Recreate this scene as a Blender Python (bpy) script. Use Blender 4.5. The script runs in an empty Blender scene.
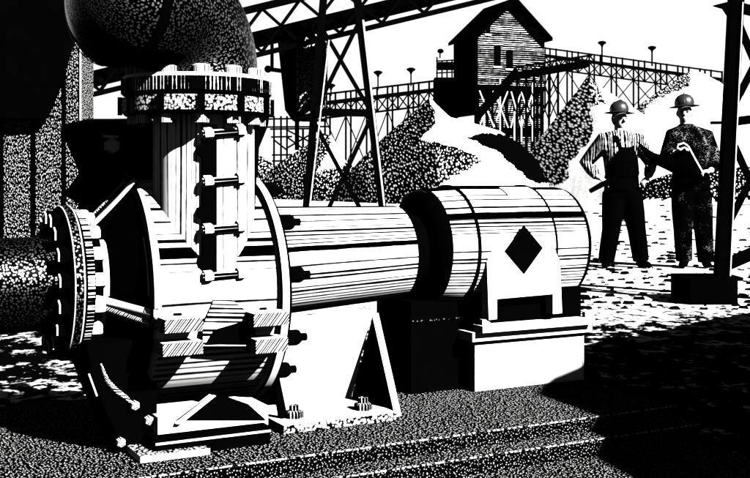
import bpy, math, random
from mathutils import Vector, Matrix, noise as mnoise
random.seed(7)
V = Vector
PI = math.pi
SC = bpy.context.scene
COL = SC.collection

# ------------------------------------------------------------------ camera
F = 1050.0          # focal length in photograph pixels (photograph 750 wide)
HZ = 180.0          # horizon row
EYE = 1.0
cam = bpy.data.cameras.new('camera')
cam.sensor_width = 36.0
cam.lens = 36.0 * F / 750.0
cam.shift_y = -(239.0 - HZ) / 750.0
cam.clip_end = 3000
cam.clip_start = 0.05
camo = bpy.data.objects.new('camera', cam)
camo.location = (0, 0, EYE)
camo.rotation_euler = (PI / 2, 0, 0)
COL.objects.link(camo)
SC.camera = camo

# ------------------------------------------------------------------ light
SUN = V((0.60, -0.55, 0.58)).normalized()
sun = bpy.data.lights.new('sun', 'SUN')
sun.energy = 5.0
sun.angle = math.radians(0.5)
sun.color = (1.0, 0.995, 0.985)
suno = bpy.data.objects.new('sun', sun)
suno.rotation_euler = SUN.to_track_quat('Z', 'Y').to_euler()
suno.location = (8, -6, 10)
COL.objects.link(suno)

world = bpy.data.worlds.new('World')
SC.world = world
world.use_nodes = True
nt = world.node_tree
nt.nodes.clear()
out = nt.nodes.new('ShaderNodeOutputWorld')
sky = nt.nodes.new('ShaderNodeTexSky')
sky.sky_type = 'NISHITA'
sky.sun_disc = False
sky.sun_elevation = math.asin(SUN.z)
sky.sun_rotation = math.atan2(SUN.x, SUN.y)
sky.air_density = 0.02
sky.dust_density = 0.0
sky.ozone_density = 0.5
bw = nt.nodes.new('ShaderNodeRGBToBW')
nt.links.new(sky.outputs[0], bw.inputs[0])
bg1 = nt.nodes.new('ShaderNodeBackground')
bg1.inputs[1].default_value = 0.05
nt.links.new(bw.outputs[0], bg1.inputs[0])
# white cloud bank standing along the far horizon
bg2 = nt.nodes.new('ShaderNodeBackground')
bg2.inputs[0].default_value = (1, 1, 1, 1)
bg2.inputs[1].default_value = 0.235
tc = nt.nodes.new('ShaderNodeTexCoord')
sp = nt.nodes.new('ShaderNodeSeparateXYZ')
nt.links.new(tc.outputs['Generated'], sp.inputs[0])
m1 = nt.nodes.new('ShaderNodeMapRange')
m1.inputs[1].default_value = 0.25
m1.inputs[2].default_value = 0.19
nt.links.new(sp.outputs[2], m1.inputs[0])
m2 = nt.nodes.new('ShaderNodeMapRange')
m2.inputs[1].default_value = 0.25
m2.inputs[2].default_value = 0.6
nt.links.new(sp.outputs[1], m2.inputs[0])
mm = nt.nodes.new('ShaderNodeMath')
mm.operation = 'MULTIPLY'
nt.links.new(m1.outputs[0], mm.inputs[0])
nt.links.new(m2.outputs[0], mm.inputs[1])
mix = nt.nodes.new('ShaderNodeMixShader')
nt.links.new(mm.outputs[0], mix.inputs[0])
nt.links.new(bg1.outputs[0], mix.inputs[1])
nt.links.new(bg2.outputs[0], mix.inputs[2])
nt.links.new(mix.outputs[0], out.inputs[0])

SC.view_settings.view_transform = 'Standard'
SC.view_settings.look = 'None'
SC.view_settings.gamma = 1
SC.view_settings.use_curve_mapping = False
SC.view_settings.exposure = 2.2
SC.cycles.max_bounces = 1
SC.cycles.diffuse_bounces = 0
SC.cycles.glossy_bounces = 0

# ------------------------------------------------------------------ materials
def newmat(name):
    m = bpy.data.materials.new(name)
    m.use_nodes = True
    t = m.node_tree
    b = t.nodes['Principled BSDF']
    b.inputs['Roughness'].default_value = 0.95
    b.inputs['Specular IOR Level'].default_value = 0.0
    return m, t, b

class N:
    """small node helper"""
    def __init__(s, t): s.t = t
    def math(s, op, a, b=None, clamp=False):
        n = s.t.nodes.new('ShaderNodeMath'); n.operation = op; n.use_clamp = clamp
        for i, x in enumerate((a, b)):
            if x is None: continue
            if isinstance(x, (int, float)): n.inputs[i].default_value = x
            else: s.t.links.new(x, n.inputs[i])
        return n.outputs[0]
    def rng(s, x, a, b, c, d):
        n = s.t.nodes.new('ShaderNodeMapRange')
        for i, v in enumerate((x, a, b, c, d)):
            if isinstance(v, (int, float)): n.inputs[i].default_value = v
            else: s.t.links.new(v, n.inputs[i])
        return n.outputs[0]
    def comb(s, x, y, z=0.0):
        n = s.t.nodes.new('ShaderNodeCombineXYZ')
        for i, v in enumerate((x, y, z)):
            if isinstance(v, (int, float)): n.inputs[i].default_value = v
            else: s.t.links.new(v, n.inputs[i])
        return n.outputs[0]
    def sep(s, v):
        n = s.t.nodes.new('ShaderNodeSeparateXYZ'); s.t.links.new(v, n.inputs[0]); return n.outputs
    def coord(s, k):
        return s.t.nodes.new('ShaderNodeTexCoord').outputs[k]
    def noise(s, v, scale, detail=2, rough=0.5, dim='2D'):
        n = s.t.nodes.new('ShaderNodeTexNoise'); n.noise_dimensions = dim
        n.inputs['Scale'].default_value = scale; n.inputs['Detail'].default_value = detail
        n.inputs['Roughness'].default_value = rough
        s.t.links.new(v, n.inputs['Vector']); return n.outputs[0]
    def vor(s, v, scale, dim='2D', rand=1.0):
        n = s.t.nodes.new('ShaderNodeTexVoronoi'); n.voronoi_dimensions = dim
        n.inputs['Scale'].default_value = scale; n.inputs['Randomness'].default_value = rand
        s.t.links.new(v, n.inputs['Vector']); return n.outputs['Distance'], n.outputs['Color']
    def wn(s, w):
        n = s.t.nodes.new('ShaderNodeTexWhiteNoise'); n.noise_dimensions = '1D'
        s.t.links.new(w, n.inputs['W']); return n.outputs['Value']

def plain(name, v, spec=0.0, rough=0.95):
    m, t, b = newmat(name)
    n = N(t)
    f = n.noise(n.coord('Object'), 9.0, 3, 0.6, '3D')
    a = n.rng(f, 0.3, 0.7, v * 0.8, v * 1.15)
    t.links.new(a, b.inputs['Base Color'])
    b.inputs['Specular IOR Level'].default_value = spec
    b.inputs['Roughness'].default_value = rough
    return m

def stipple(name, scale, r0=0.05, r1=0.45, hi=0.8, lo=0.0004, sx=1.0, sy=1.0, patch=0.0, pscale=3.0, dim='2D', src='UV', metal=None):
    """dark surface covered in pale grains"""
    m, t, b = newmat(name)
    n = N(t)
    uv = n.coord(src)
    x, y, z = n.sep(uv)
    vec = n.comb(n.math('MULTIPLY', x, sx), n.math('MULTIPLY', y, sy), z if dim == '3D' else 0.0)
    d, c = n.vor(vec, scale, dim)
    r = n.sep(c)[0]
    dd = n.math('DIVIDE', d, n.math('ADD', n.math('MULTIPLY', r, 0.7), 0.45))
    if patch:
        pf = n.noise(uv, pscale, 2, 0.5, dim)
        dd = n.math('ADD', dd, n.math('MULTIPLY', n.math('SUBTRACT', pf, 0.5), patch))
    a = n.rng(dd, r0, r1, hi, lo)
    if metal:
        b.inputs['Metallic'].default_value = 1.0
        b.inputs['Roughness'].default_value = metal
    t.links.new(a, b.inputs['Base Color'])
    return m

def hatch(name, freq, axis=0, shear=0.0, hi=0.85, lo=0.0004, width=0.25, rnd=0.35, soft=0.5, wob=0.15, brk=0.25, bands=(), blen=10.0, src='UV'):
    """pale surface with fine dark grooves running along one direction"""
    m, t, b = newmat(name)
    n = N(t)
    uv = n.coord(src)
    o = n.sep(uv)
    if src == 'Object': o = (o[0], o[2])
    x, y = (o[0], o[1]) if axis == 0 else (o[1], o[0])
    if shear: x = n.math('ADD', x, n.math('MULTIPLY', y, shear))
    w = n.math('MULTIPLY', n.math('SUBTRACT', n.noise(n.comb(n.math('MULTIPLY', x, freq * 0.35), n.math('MULTIPLY', y, 1.2)), 1.0, 1), 0.5), wob * 4)
    c = n.math('ADD', n.math('MULTIPLY', x, freq), w)
    fl = n.math('FLOOR', c)
    f = n.math('MULTIPLY', n.math('ABSOLUTE', n.math('SUBTRACT', n.math('FRACT', c), 0.5)), 2.0)
    r = n.wn(fl)
    nb = n.noise(n.comb(n.math('MULTIPLY', y, blen), n.math('MULTIPLY', fl, 7.31)), 1.0, 3, 0.6)
    a0 = n.math('ADD', n.math('ADD', n.math('MULTIPLY', n.math('SUBTRACT', r, 0.5), rnd * 2), width),
                n.math('MULTIPLY', n.math('SUBTRACT', nb, 0.5), brk * 2))
    a1 = n.math('ADD', a0, soft)
    al = n.rng(f, a0, a1, lo, hi)
    for (c0, hw) in bands:  # black bands: painted reflections on housing and motor, and top outlines
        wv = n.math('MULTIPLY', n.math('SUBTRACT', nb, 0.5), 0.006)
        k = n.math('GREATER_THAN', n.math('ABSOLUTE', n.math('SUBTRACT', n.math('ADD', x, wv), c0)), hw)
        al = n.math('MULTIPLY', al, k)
    t.links.new(al, b.inputs['Base Color'])
    return m

def ground_mat():
    m, t, b = newmat('pale_rubble_ground')
    n = N(t)
    o = n.coord('Object')
    x, y, z = n.sep(o)
    v1 = n.comb(n.math('MULTIPLY', x, 5.0), n.math('MULTIPLY', y, 4.0))
    a = n.noise(v1, 1.0, 4, 0.62)
    v2 = n.comb(n.math('MULTIPLY', x, 15.0), n.math('MULTIPLY', y, 11.0))
    c = n.noise(v2, 1.0, 3, 0.6)
    big = n.noise(o, 0.35, 2, 0.5)
    s = n.math('ADD', n.math('ADD', n.math('MULTIPLY', a, 0.55), n.math('MULTIPLY', c, 0.45)), n.math('MULTIPLY', n.math('SUBTRACT', big, 0.5), 0.25))
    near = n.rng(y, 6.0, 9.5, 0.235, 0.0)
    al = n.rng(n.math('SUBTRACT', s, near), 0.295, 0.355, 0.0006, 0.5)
    t.links.new(al, b.inputs['Base Color'])
    return m

M = {}
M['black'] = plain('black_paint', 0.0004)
M['steel'] = plain('dark_steel', 0.0007)
M['white'] = plain('pale_enamel', 0.8)
M['worn'] = plain('bright_worn_edge', 0.7)  # paints edge highlights on dark parts, also used for pale trim
M['sand'] = plain('white_sand', 0.85)
M['skin'] = plain('skin', 0.5)
M['hat'] = plain('dark_helmet', 0.012, 0.6, 0.36)
M['elbow'] = stipple('pitted_cast_iron', 88, 0.02, 0.42, 0.6, metal=0.36, patch=0.15, pscale=9)
M['pipe'] = stipple('pitted_pipe_iron', 100, 0.02, 0.4, 0.45, metal=0.33, patch=0.15, pscale=9)
M['iron'] = stipple('speckled_iron', 85, 0.0, 0.36, 0.5, metal=0.5)
M['pale_iron'] = stipple('mottled_pale_iron', 105, 0.1, 0.7, 0.8)
M['plinth'] = stipple('dark_terrazzo_concrete', 84, 0.01, 0.265, 0.8)
M['plinth_riser'] = stipple('floated_concrete_riser', 95, 0.0, 0.2, 0.7)  # darker copy of the plinth concrete, painting shade on the risers
M['plinth_edge'] = stipple('worn_concrete_edge', 90, 0.12, 0.7, 0.8)
M['stucco'] = stipple('rough_dark_stucco', 64, 0.0, 0.34, 0.8, sx=1.5, sy=0.65)
M['ore'] = stipple('dark_ore_stones', 8.4, 0.0, 0.33, 0.85, patch=0.6, pscale=0.3)  # dark stones, also painted on as the shaded sides of heaps
M['ore_dense'] = stipple('dark_ore_gravel', 8.0, 0.05, 0.5, 0.85, patch=0.2, pscale=0.3)  # paints the shaded left sides of two heaps
M['foot_iron'] = stipple('worn_foot_iron', 85, 0.1, 0.52, 0.8)
M['chute'] = stipple('pitted_chute_plate', 20, 0.02, 0.5, 0.8, patch=0.3, pscale=2.0)
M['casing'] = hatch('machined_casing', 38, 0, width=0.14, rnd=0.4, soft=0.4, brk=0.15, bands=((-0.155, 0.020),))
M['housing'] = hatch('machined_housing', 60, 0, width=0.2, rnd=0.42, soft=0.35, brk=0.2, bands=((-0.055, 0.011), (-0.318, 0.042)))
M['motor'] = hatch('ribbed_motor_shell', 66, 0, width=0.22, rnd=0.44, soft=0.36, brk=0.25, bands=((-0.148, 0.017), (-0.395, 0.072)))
M['branch'] = hatch('machined_branch', 56, 0, width=0.0, rnd=0.34, soft=0.4)
M['rim'] = hatch('ridged_rim', 75, 0, width=0.62, rnd=0.5, soft=0.3)
M['rim_dark'] = hatch('dark_ridged_rim', 75, 0, width=1.1, rnd=0.6, soft=0.3, brk=.5, blen=40)
M['scored_web'] = hatch('scored_web', 70, 1, width=0.3, rnd=0.4, soft=0.4)
M['knurl'] = hatch('ridged_bolt_head', 150, 0, width=0.45, rnd=0.3, soft=0.4)
M['lug'] = hatch('scored_lug_edge', 120, 0, shear=0.8, width=0.5, rnd=0.2, soft=0.4, wob=0.3)
M['siding'] = hatch('weathered_board_siding', 5.4, 1, width=0.78, rnd=0.2, soft=0.35, brk=0.45, blen=1.6, wob=0.12)
M['shirt'] = hatch('striped_work_shirt', 40, 0, width=0.6, rnd=0.2, soft=0.35, brk=0.6, blen=18, wob=0.5, src='Object')
M['jacket'] = stipple('woven_work_jacket', 85, 0.0, 0.26, 0.22, dim='3D', src='Object', patch=2.0, pscale=7)
M['jacket_dark'] = stipple('dark_work_trousers', 85, 0.0, 0.14, 0.18, dim='3D', src='Object', patch=2.0, pscale=6)
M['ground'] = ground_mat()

# ------------------------------------------------------------------ mesh helpers
ORG = {}
def unit(v): return V(v).normalized()
def perp(axis, ref):
    axis = unit(axis); e1 = V(ref) - axis * axis.dot(V(ref))
    if e1.length < 1e-6: e1 = axis.orthogonal()
    e1.normalize(); return e1, axis.cross(e1)

class MB:
    def __init__(s): s.v = []; s.f = []; s.m = []; s.uv = []
    def face(s, idx, uv, m=0):
        s.f.append(tuple(idx)); s.uv.append(uv); s.m.append(m)
    def lathe(s, prof, o, axis, ref, seg=48, mats=None, a0=-PI, a1=PI):
        o = V(o); axis = unit(axis); e1, e2 = perp(axis, ref)
        R = max(p[1] for p in prof); full = abs(a1 - a0 - 2 * PI) < 1e-6
        b = len(s.v); n = len(prof)
        for i in range(seg + 1):
            th = a0 + (a1 - a0) * i / seg
            d = e1 * math.cos(th) + e2 * math.sin(th)
            for (q, r) in prof: s.v.append(o + axis * q + d * r)
        acc = [0.0]
        for j in range(1, n): acc.append(acc[-1] + math.hypot(prof[j][0] - prof[j-1][0], prof[j][1] - prof[j-1][1]))
        for i in range(seg):
            t0 = (a0 + (a1 - a0) * i / seg) * R; t1 = (a0 + (a1 - a0) * (i + 1) / seg) * R
            for j in range(n - 1):
                p, q = b + i * n + j, b + (i + 1) * n + j
                mi = mats[j] if mats else 0
                s.face((p, q, q + 1, p + 1), ((t0, acc[j]), (t1, acc[j]), (t1, acc[j+1]), (t0, acc[j+1])), mi)
        return s
    def prism(s, poly, ext, mats=(0, 0, 0)):
        poly = [V(p) for p in poly]; ext = V(ext)
        nrm = V((0, 0, 0))
        for i in range(len(poly)):
            a, c = poly[i], poly[(i + 1) % len(poly)]
            nrm += V(((a.y - c.y) * (a.z + c.z), (a.z - c.z) * (a.x + c.x), (a.x - c.x) * (a.y + c.y)))
        if nrm.dot(ext) > 0: poly.reverse(); nrm = -nrm
        nrm.normalize()
        ex = unit(poly[1] - poly[0]); 
        if abs(ex.z) > 0.7: ex = unit(nrm.cross(V((0, 0, 1)))) if abs(nrm.z) < 0.9 else ex
        ey = nrm.cross(ex)
        if ey.z < 0: ex, ey = -ex, -ey
        b = len(s.v); n = len(poly)
        s.v += poly; s.v += [p + ext for p in poly]
        uv = [((p - poly[0]).dot(ex), (p - poly[0]).dot(ey)) for p in poly]
        s.face(range(b, b + n), uv, mats[0])
        s.face(list(range(b + n, b + 2 * n))[::-1], uv[::-1], mats[1])
        L = ext.length; acc = 0
        for i in range(n):
            j = (i + 1) % n; e = (poly[j] - poly[i]).length
            s.face((b + j, b + i, b + n + i, b + n + j), ((acc + e, 0), (acc, 0), (acc, L), (acc + e, L)), mats[2])
            acc += e
        return s
    def box(s, c, ex, ey, ez, mats=(0, 0, 0)):
        c, ex, ey, ez = V(c), V(ex), V(ey), V(ez)
        o = c - ex / 2 - ey / 2 - ez / 2
        return s.prism([o, o + ex, o + ex + ez, o + ez], ey, mats)
    def bar(s, p, q, w, h=None, ref=(0, -1, 0), m=0):
        p, q = V(p), V(q); h = h or w
        e1, e2 = perp(q - p, ref)
        return s.prism([p - e1 * h / 2 - e2 * w / 2, p + e1 * h / 2 - e2 * w / 2, p + e1 * h / 2 + e2 * w / 2, p - e1 * h / 2 + e2 * w / 2], q - p, (m, m, m))
    def tube(s, pts, rad, seg=12, ref=(1, 0, 0), m=0, caps=True, cm=None):
        cm = m if cm is None else cm
        pts = [V(p) for p in pts]; n = len(pts)
        if not isinstance(rad, (list, tuple)): rad = [rad] * n
        rad = [(r, r) if not isinstance(r, (list, tuple)) else r for r in rad]
        b = len(s.v); e1 = V(ref); L = 0; ls = []
        for i, p in enumerate(pts):
            d = (pts[min(i + 1, n - 1)] - pts[max(i - 1, 0)])
            e1, e2 = perp(d, e1)
            if i: L += (p - pts[i - 1]).length
            ls.append(L)
            for k in range(seg):
                th = 2 * PI * k / seg
                s.v.append(p + e1 * math.cos(th) * rad[i][0] + e2 * math.sin(th) * rad[i][1])
        R = max(max(r) for r in rad)
        for i in range(n - 1):
            for k in range(seg):
                k2 = (k + 1) % seg
                a0, a1 = 2 * PI * k / seg * R, 2 * PI * (k + 1) / seg * R
                s.face((b + i * seg + k, b + i * seg + k2, b + (i + 1) * seg + k2, b + (i + 1) * seg + k),
                       ((a0, ls[i]), (a1, ls[i]), (a1, ls[i+1]), (a0, ls[i+1])), m)
        if caps:
            s.face([b + k for k in range(seg)][::-1], [(0, 0)] * seg, cm)
            s.face([b + (n - 1) * seg + k for k in range(seg)], [(0, 0)] * seg, cm)
        return s
    def ball(s, c, r, seg=14, rings=9, m=0, frame=None):
        c = V(c); r = (r, r, r) if not isinstance(r, (list, tuple)) else r
        fx, fy, fz = frame or (V((1, 0, 0)), V((0, 1, 0)), V((0, 0, 1)))
        b = len(s.v)
        for i in range(rings + 1):
            ph = PI * i / rings
            for k in range(seg):
                th = 2 * PI * k / seg
                s.v.append(c + fx * (r[0] * math.sin(ph) * math.cos(th)) + fy * (r[1] * math.sin(ph) * math.sin(th)) + fz * (r[2] * math.cos(ph)))
        for i in range(rings):
            for k in range(seg):
                k2 = (k + 1) % seg
                s.face((b + i * seg + k, b + (i + 1) * seg + k, b + (i + 1) * seg + k2, b + i * seg + k2),
                       ((k * .05, i * .05), (k * .05, i * .05 + .05), (k * .05 + .05, i * .05 + .05), (k * .05 + .05, i * .05)), m)
        return s
    def build(s, name, mats, parent=None, smooth=35, origin=None):
        if not isinstance(mats, (list, tuple)): mats = [mats]
        org = V(origin) if origin is not None else (ORG[parent.name] if parent else V((0, 0, 0)))
        me = bpy.data.meshes.new(name)
        me.from_pydata([p - org for p in s.v], [], s.f)
        for m in mats: me.materials.append(M[m] if isinstance(m, str) else m)
        uvl = me.uv_layers.new(name='UVMap')
        k = 0
        for fi, u in enumerate(s.uv):
            for q in u: uvl.data[k].uv = q; k += 1
        me.polygons.foreach_set('material_index', s.m)
        if smooth:
            me.polygons.foreach_set('use_smooth', [True] * len(s.f))
            me.validate(); me.update()
            me.set_sharp_from_angle(angle=math.radians(smooth))
        o = bpy.data.objects.new(name, me)
        COL.objects.link(o)
        if parent: o.parent = parent
        if origin is not None:
            o.location = org - (ORG[parent.name] if parent else V((0, 0, 0)))
        ORG[o.name] = org if origin is not None else (ORG[parent.name] if parent else V((0, 0, 0)))
        return o

def empty(name, loc, label, cat, group=None):
    o = bpy.data.objects.new(name, None)
    o.empty_display_size = 0.2
    o.location = loc
    COL.objects.link(o)
    ORG[o.name] = V(loc)
    tag(o, label, cat, group)
    return o
def tag(o, label, cat, group=None, kind=None):
    if label: o['label'] = label
    if cat: o['category'] = cat
    if group: o['group'] = group
    if kind: o['kind'] = kind
    return o
def copy_to(proto, parent, M4):
    c = proto.copy(); COL.objects.link(c); c.parent = parent
    c.matrix_local = Matrix.Translation(-ORG[parent.name]) @ M4
    return c

def P(px, py, Y):               # a photograph position at a chosen distance
    return V(((px - 375.0) / F * Y, Y, EYE - (py - HZ) / F * Y))
def G(px, py, z=0.0):           # a photograph position on level z
    Y = F * (EYE - z) / (py - HZ); return P(px, py, Y)

# machine frame: u along the shaft, v up, w towards the viewer
A = V((math.sin(math.radians(62)), math.cos(math.radians(62)), 0))
NN = V((A.y, -A.x, 0))
O = V((0.531, 4.419, 0))
UP = V((0, 0, 1))
def W(u, v, w): return O + A * u + NN * w + UP * v
def U(px, w=0.0):
    k = (px - 375.0) / F
    x0, y0 = O.x + NN.x * w, O.y + NN.y * w
    return (k * y0 - x0) / (A.x - k * A.y)
def UVp(px, py, w=0.0):
    u = U(px, w); Y = O.y + NN.y * w + A.y * u
    return u, EYE - (py - HZ) / F * Y
def WP(px, py, w):
    u, v = UVp(px, py, w); return W(u, v, w)

# ================================================================== SETTING
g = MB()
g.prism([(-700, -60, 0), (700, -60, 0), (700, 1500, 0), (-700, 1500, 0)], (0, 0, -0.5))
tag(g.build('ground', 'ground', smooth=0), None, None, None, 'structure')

# unseen sloped wall added off to the right, shaped to shade the yard
mb = MB()
prof = [(1.0, 0), (1.0, 2.15), (1.78, 2.44), (2.0, 2.58), (4.66, 1.84), (7.62, 0.34), (8.1, 0)]
random.seed(3)
rag = [prof[0], prof[1]]
for (a, b) in zip(prof[1:-1], prof[2:]):
    n = max(1, int((b[0] - a[0]) / 0.16))
    for i in range(1, n + 1):
        k = i / n
        rag.append((a[0] + (b[0] - a[0]) * k, a[1] + (b[1] - a[1]) * k + (random.uniform(-.03, .03) if i < n else 0)))
mb.prism([(3.2, y, z) for y, z in rag], (0.14, 0, 0))
shadow_w = mb.build('ramp_wall', 'siding', smooth=0)
tag(shadow_w, 'sloping board side wall of a loading ramp at the right edge of the yard', 'wall')

# ------------------------------------------------------------------ piles
def inpoly(x, y, poly):
    c = False; j = len(poly) - 1
    for i in range(len(poly)):
        xi, yi = poly[i]; xj, yj = poly[j]
        if (yi > y) != (yj > y) and x < (xj - xi) * (y - yi) / (yj - yi) + xi: c = not c
        j = i
    return c

def pile(name, label, px, py, Y, left, right, sfront, darks, mats=('sand', 'ore'), cat='pile', depth=None, amp=0.03, step=1.6):
    """left / right: ridge profile as photograph points from the peak outwards"""
    mpp = Y / F
    pk = P(px, py, Y)
    ridge = sorted([(P(a, b, Y).x, P(a, b, Y).z) for a, b in left + [(px, py)] + right])
    def rz(x):
        if x <= ridge[0][0]: return ridge[0][1]
        if x >= ridge[-1][0]: return ridge[-1][1]
        for (x0, z0), (x1, z1) in zip(ridge, ridge[1:]):
            if x0 <= x <= x1: return z0 + (z1 - z0) * (x - x0) / (x1 - x0)
    x0, x1 = ridge[0][0], ridge[-1][0]
    st = step * mpp
    nx = int((x1 - x0) / st)
    dep = depth or pk.z / sfront
    ny = int(dep / (st * 1.1))
    me_v, me_f, uv, mi = [], [], [], []
    b = MB()
    for j in range(-ny // 3, ny + 1):
        y = -j * dep / ny
        for i in range(nx + 1):
            x = x0 + (x1 - x0) * i / nx
            z = rz(x) - abs(y) * sfront * (1.0 if y < 0 else 1.5)
            z += (mnoise.noise(V((x * 0.9, y * 0.9, Y))) * 2.2 * amp * 1.3 + mnoise.noise(V((x * 4, y * 4, Y))) * amp) * min(1, abs(y) * 2)
            b.v.append(V((x, Y + y, max(z, -0.06))))
    w = nx + 1
    rows = ny + 1 + ny // 3 + (1 if ny % 3 else 0)
    rows = len(b.v) // w
    for r in range(rows - 1):
        for i in range(nx):
            q = (r * w + i, r * w + i + 1, (r + 1) * w + i + 1, (r + 1) * w + i)
            pts = [b.v[k] for k in q]
            if max(p.z for p in pts) < -0.05: continue
            c = sum(pts, V((0, 0, 0))) / 4
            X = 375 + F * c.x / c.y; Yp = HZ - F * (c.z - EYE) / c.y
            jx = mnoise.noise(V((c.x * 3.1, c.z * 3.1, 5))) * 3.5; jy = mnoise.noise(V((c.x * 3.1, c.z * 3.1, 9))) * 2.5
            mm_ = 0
            for (k, poly) in darks:  # polygons paint dark stone, mostly the shaded sides of the heaps
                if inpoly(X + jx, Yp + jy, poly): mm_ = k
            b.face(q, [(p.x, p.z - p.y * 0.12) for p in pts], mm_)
    return tag(b.build(name, list(mats), smooth=0 if False else 60), label, cat)

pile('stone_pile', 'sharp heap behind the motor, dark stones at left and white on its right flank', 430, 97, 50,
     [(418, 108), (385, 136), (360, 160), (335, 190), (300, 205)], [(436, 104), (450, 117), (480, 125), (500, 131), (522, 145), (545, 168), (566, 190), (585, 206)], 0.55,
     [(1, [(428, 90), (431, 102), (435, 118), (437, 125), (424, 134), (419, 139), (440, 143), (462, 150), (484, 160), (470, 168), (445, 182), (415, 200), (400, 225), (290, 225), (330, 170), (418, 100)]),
      (2, [(466, 138), (478, 134), (498, 133), (515, 138), (535, 147), (548, 158), (556, 184), (535, 183), (520, 172), (500, 152), (484, 146)])], ('sand', 'ore', 'black'))  # second polygon paints the valley shadow in black
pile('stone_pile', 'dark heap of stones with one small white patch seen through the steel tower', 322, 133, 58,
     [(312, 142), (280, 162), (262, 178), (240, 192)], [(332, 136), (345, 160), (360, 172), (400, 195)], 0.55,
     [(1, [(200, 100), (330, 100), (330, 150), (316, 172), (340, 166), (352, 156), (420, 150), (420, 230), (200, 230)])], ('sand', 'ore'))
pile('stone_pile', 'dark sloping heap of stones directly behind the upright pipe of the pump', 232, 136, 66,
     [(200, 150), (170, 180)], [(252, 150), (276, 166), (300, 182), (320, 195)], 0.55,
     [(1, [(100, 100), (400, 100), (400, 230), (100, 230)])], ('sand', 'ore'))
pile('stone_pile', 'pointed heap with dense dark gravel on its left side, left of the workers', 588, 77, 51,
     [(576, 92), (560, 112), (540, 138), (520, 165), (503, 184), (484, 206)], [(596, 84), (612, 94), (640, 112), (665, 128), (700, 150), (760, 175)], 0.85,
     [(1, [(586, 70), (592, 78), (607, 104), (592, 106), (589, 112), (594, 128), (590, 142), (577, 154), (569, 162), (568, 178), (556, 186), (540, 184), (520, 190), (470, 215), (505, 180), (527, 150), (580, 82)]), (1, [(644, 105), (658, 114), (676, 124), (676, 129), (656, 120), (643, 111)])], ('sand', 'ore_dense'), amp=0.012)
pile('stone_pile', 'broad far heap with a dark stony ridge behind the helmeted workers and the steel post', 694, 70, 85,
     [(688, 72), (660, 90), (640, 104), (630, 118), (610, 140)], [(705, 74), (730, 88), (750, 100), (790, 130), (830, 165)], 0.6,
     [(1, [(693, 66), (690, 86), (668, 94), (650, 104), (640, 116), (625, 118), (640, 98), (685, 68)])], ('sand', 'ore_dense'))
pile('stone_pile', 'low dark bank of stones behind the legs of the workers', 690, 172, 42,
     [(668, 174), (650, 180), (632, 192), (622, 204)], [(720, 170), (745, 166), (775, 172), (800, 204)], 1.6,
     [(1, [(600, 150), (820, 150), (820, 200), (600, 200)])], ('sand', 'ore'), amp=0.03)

# rubble strewn over the open yard: countless small dark stones
random.seed(11)
rb = MB()
for k in range(700):
    py = 202 + 108 * random.random() ** 0.8
    px = random.uniform(560, 760)
    p = G(px, py); s = 0.008 + 0.03 * random.random() ** 2 * (0.6 + p.y / 14)
    q = len(rb.v); n = 6
    for i in range(n):
        th = 2 * PI * i / n + random.random() * .4; r = s * random.uniform(.6, 1.3)
        rb.v.append(p + V((math.cos(th) * r * 1.5, math.sin(th) * r, -0.01)))
        rb.v.append(p + V((math.cos(th) * r * 0.9, math.sin(th) * r * .6, s * random.uniform(.4, .7))))
    for i in range(n):
        j = (i + 1) % n
        rb.face((q + 2*i, q + 2*j, q + 2*j + 1, q + 2*i + 1), [(0, 0)] * 4, 0)
    rb.face([q + 2*i + 1 for i in range(n)], [(0, 0)] * n, 0)
tag(rb.build('rubble', 'steel', smooth=0), 'small dark stones strewn over the white yard', 'rubble', None, 'stuff')

# ------------------------------------------------------------------ bars as parts
def part_bar(parent, name, p, q, w, h=None, mat='steel', ref=(0, -1, 0)):
    return MB().bar(p, q, w, h, ref).build(name, mat, parent, smooth=0)

# ------------------------------------------------------------------ far timber house
YH = 92.0
ang = math.radians(20)
E1 = V((math.cos(ang), math.sin(ang), 0)); E2 = V((-math.sin(ang), math.cos(ang), 0))
hl = P(478, 133, YH); zg = 0.0
hx0 = V((hl.x, hl.y, 0))
fw = 6.6; dp = 5.2
z_low = P(478, 86, YH).z; z_eave = P(478, 36, YH).z; z_peak = P(505, 3, YH + 1).z
H = lambda a, b, z: hx0 + E1 * a + E2 * b + UP * z
house = empty('timber_house', H(fw/2, dp/2, 0), 'tall weathered timber house with a steep gable roof standing above the heaps', 'house')
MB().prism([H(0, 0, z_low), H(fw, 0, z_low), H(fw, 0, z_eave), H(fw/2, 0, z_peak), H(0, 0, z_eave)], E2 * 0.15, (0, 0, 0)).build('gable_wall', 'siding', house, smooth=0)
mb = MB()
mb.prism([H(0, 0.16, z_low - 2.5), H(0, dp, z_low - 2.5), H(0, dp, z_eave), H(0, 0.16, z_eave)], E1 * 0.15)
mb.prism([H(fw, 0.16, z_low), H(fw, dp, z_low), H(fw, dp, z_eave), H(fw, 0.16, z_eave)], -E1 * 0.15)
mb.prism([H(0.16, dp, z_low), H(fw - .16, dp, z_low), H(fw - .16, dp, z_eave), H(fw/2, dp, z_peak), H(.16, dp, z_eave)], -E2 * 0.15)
mb.build('side_wall', 'black', house, smooth=0)  # black instead of siding, painting the left wall's shade
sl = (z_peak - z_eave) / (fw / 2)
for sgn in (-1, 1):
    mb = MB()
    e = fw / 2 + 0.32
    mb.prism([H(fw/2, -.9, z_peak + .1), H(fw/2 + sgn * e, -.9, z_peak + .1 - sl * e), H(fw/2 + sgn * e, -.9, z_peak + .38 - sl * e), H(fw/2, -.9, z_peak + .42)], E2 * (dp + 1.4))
    mb.build('roof_slope', 'black', house, smooth=0)
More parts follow.
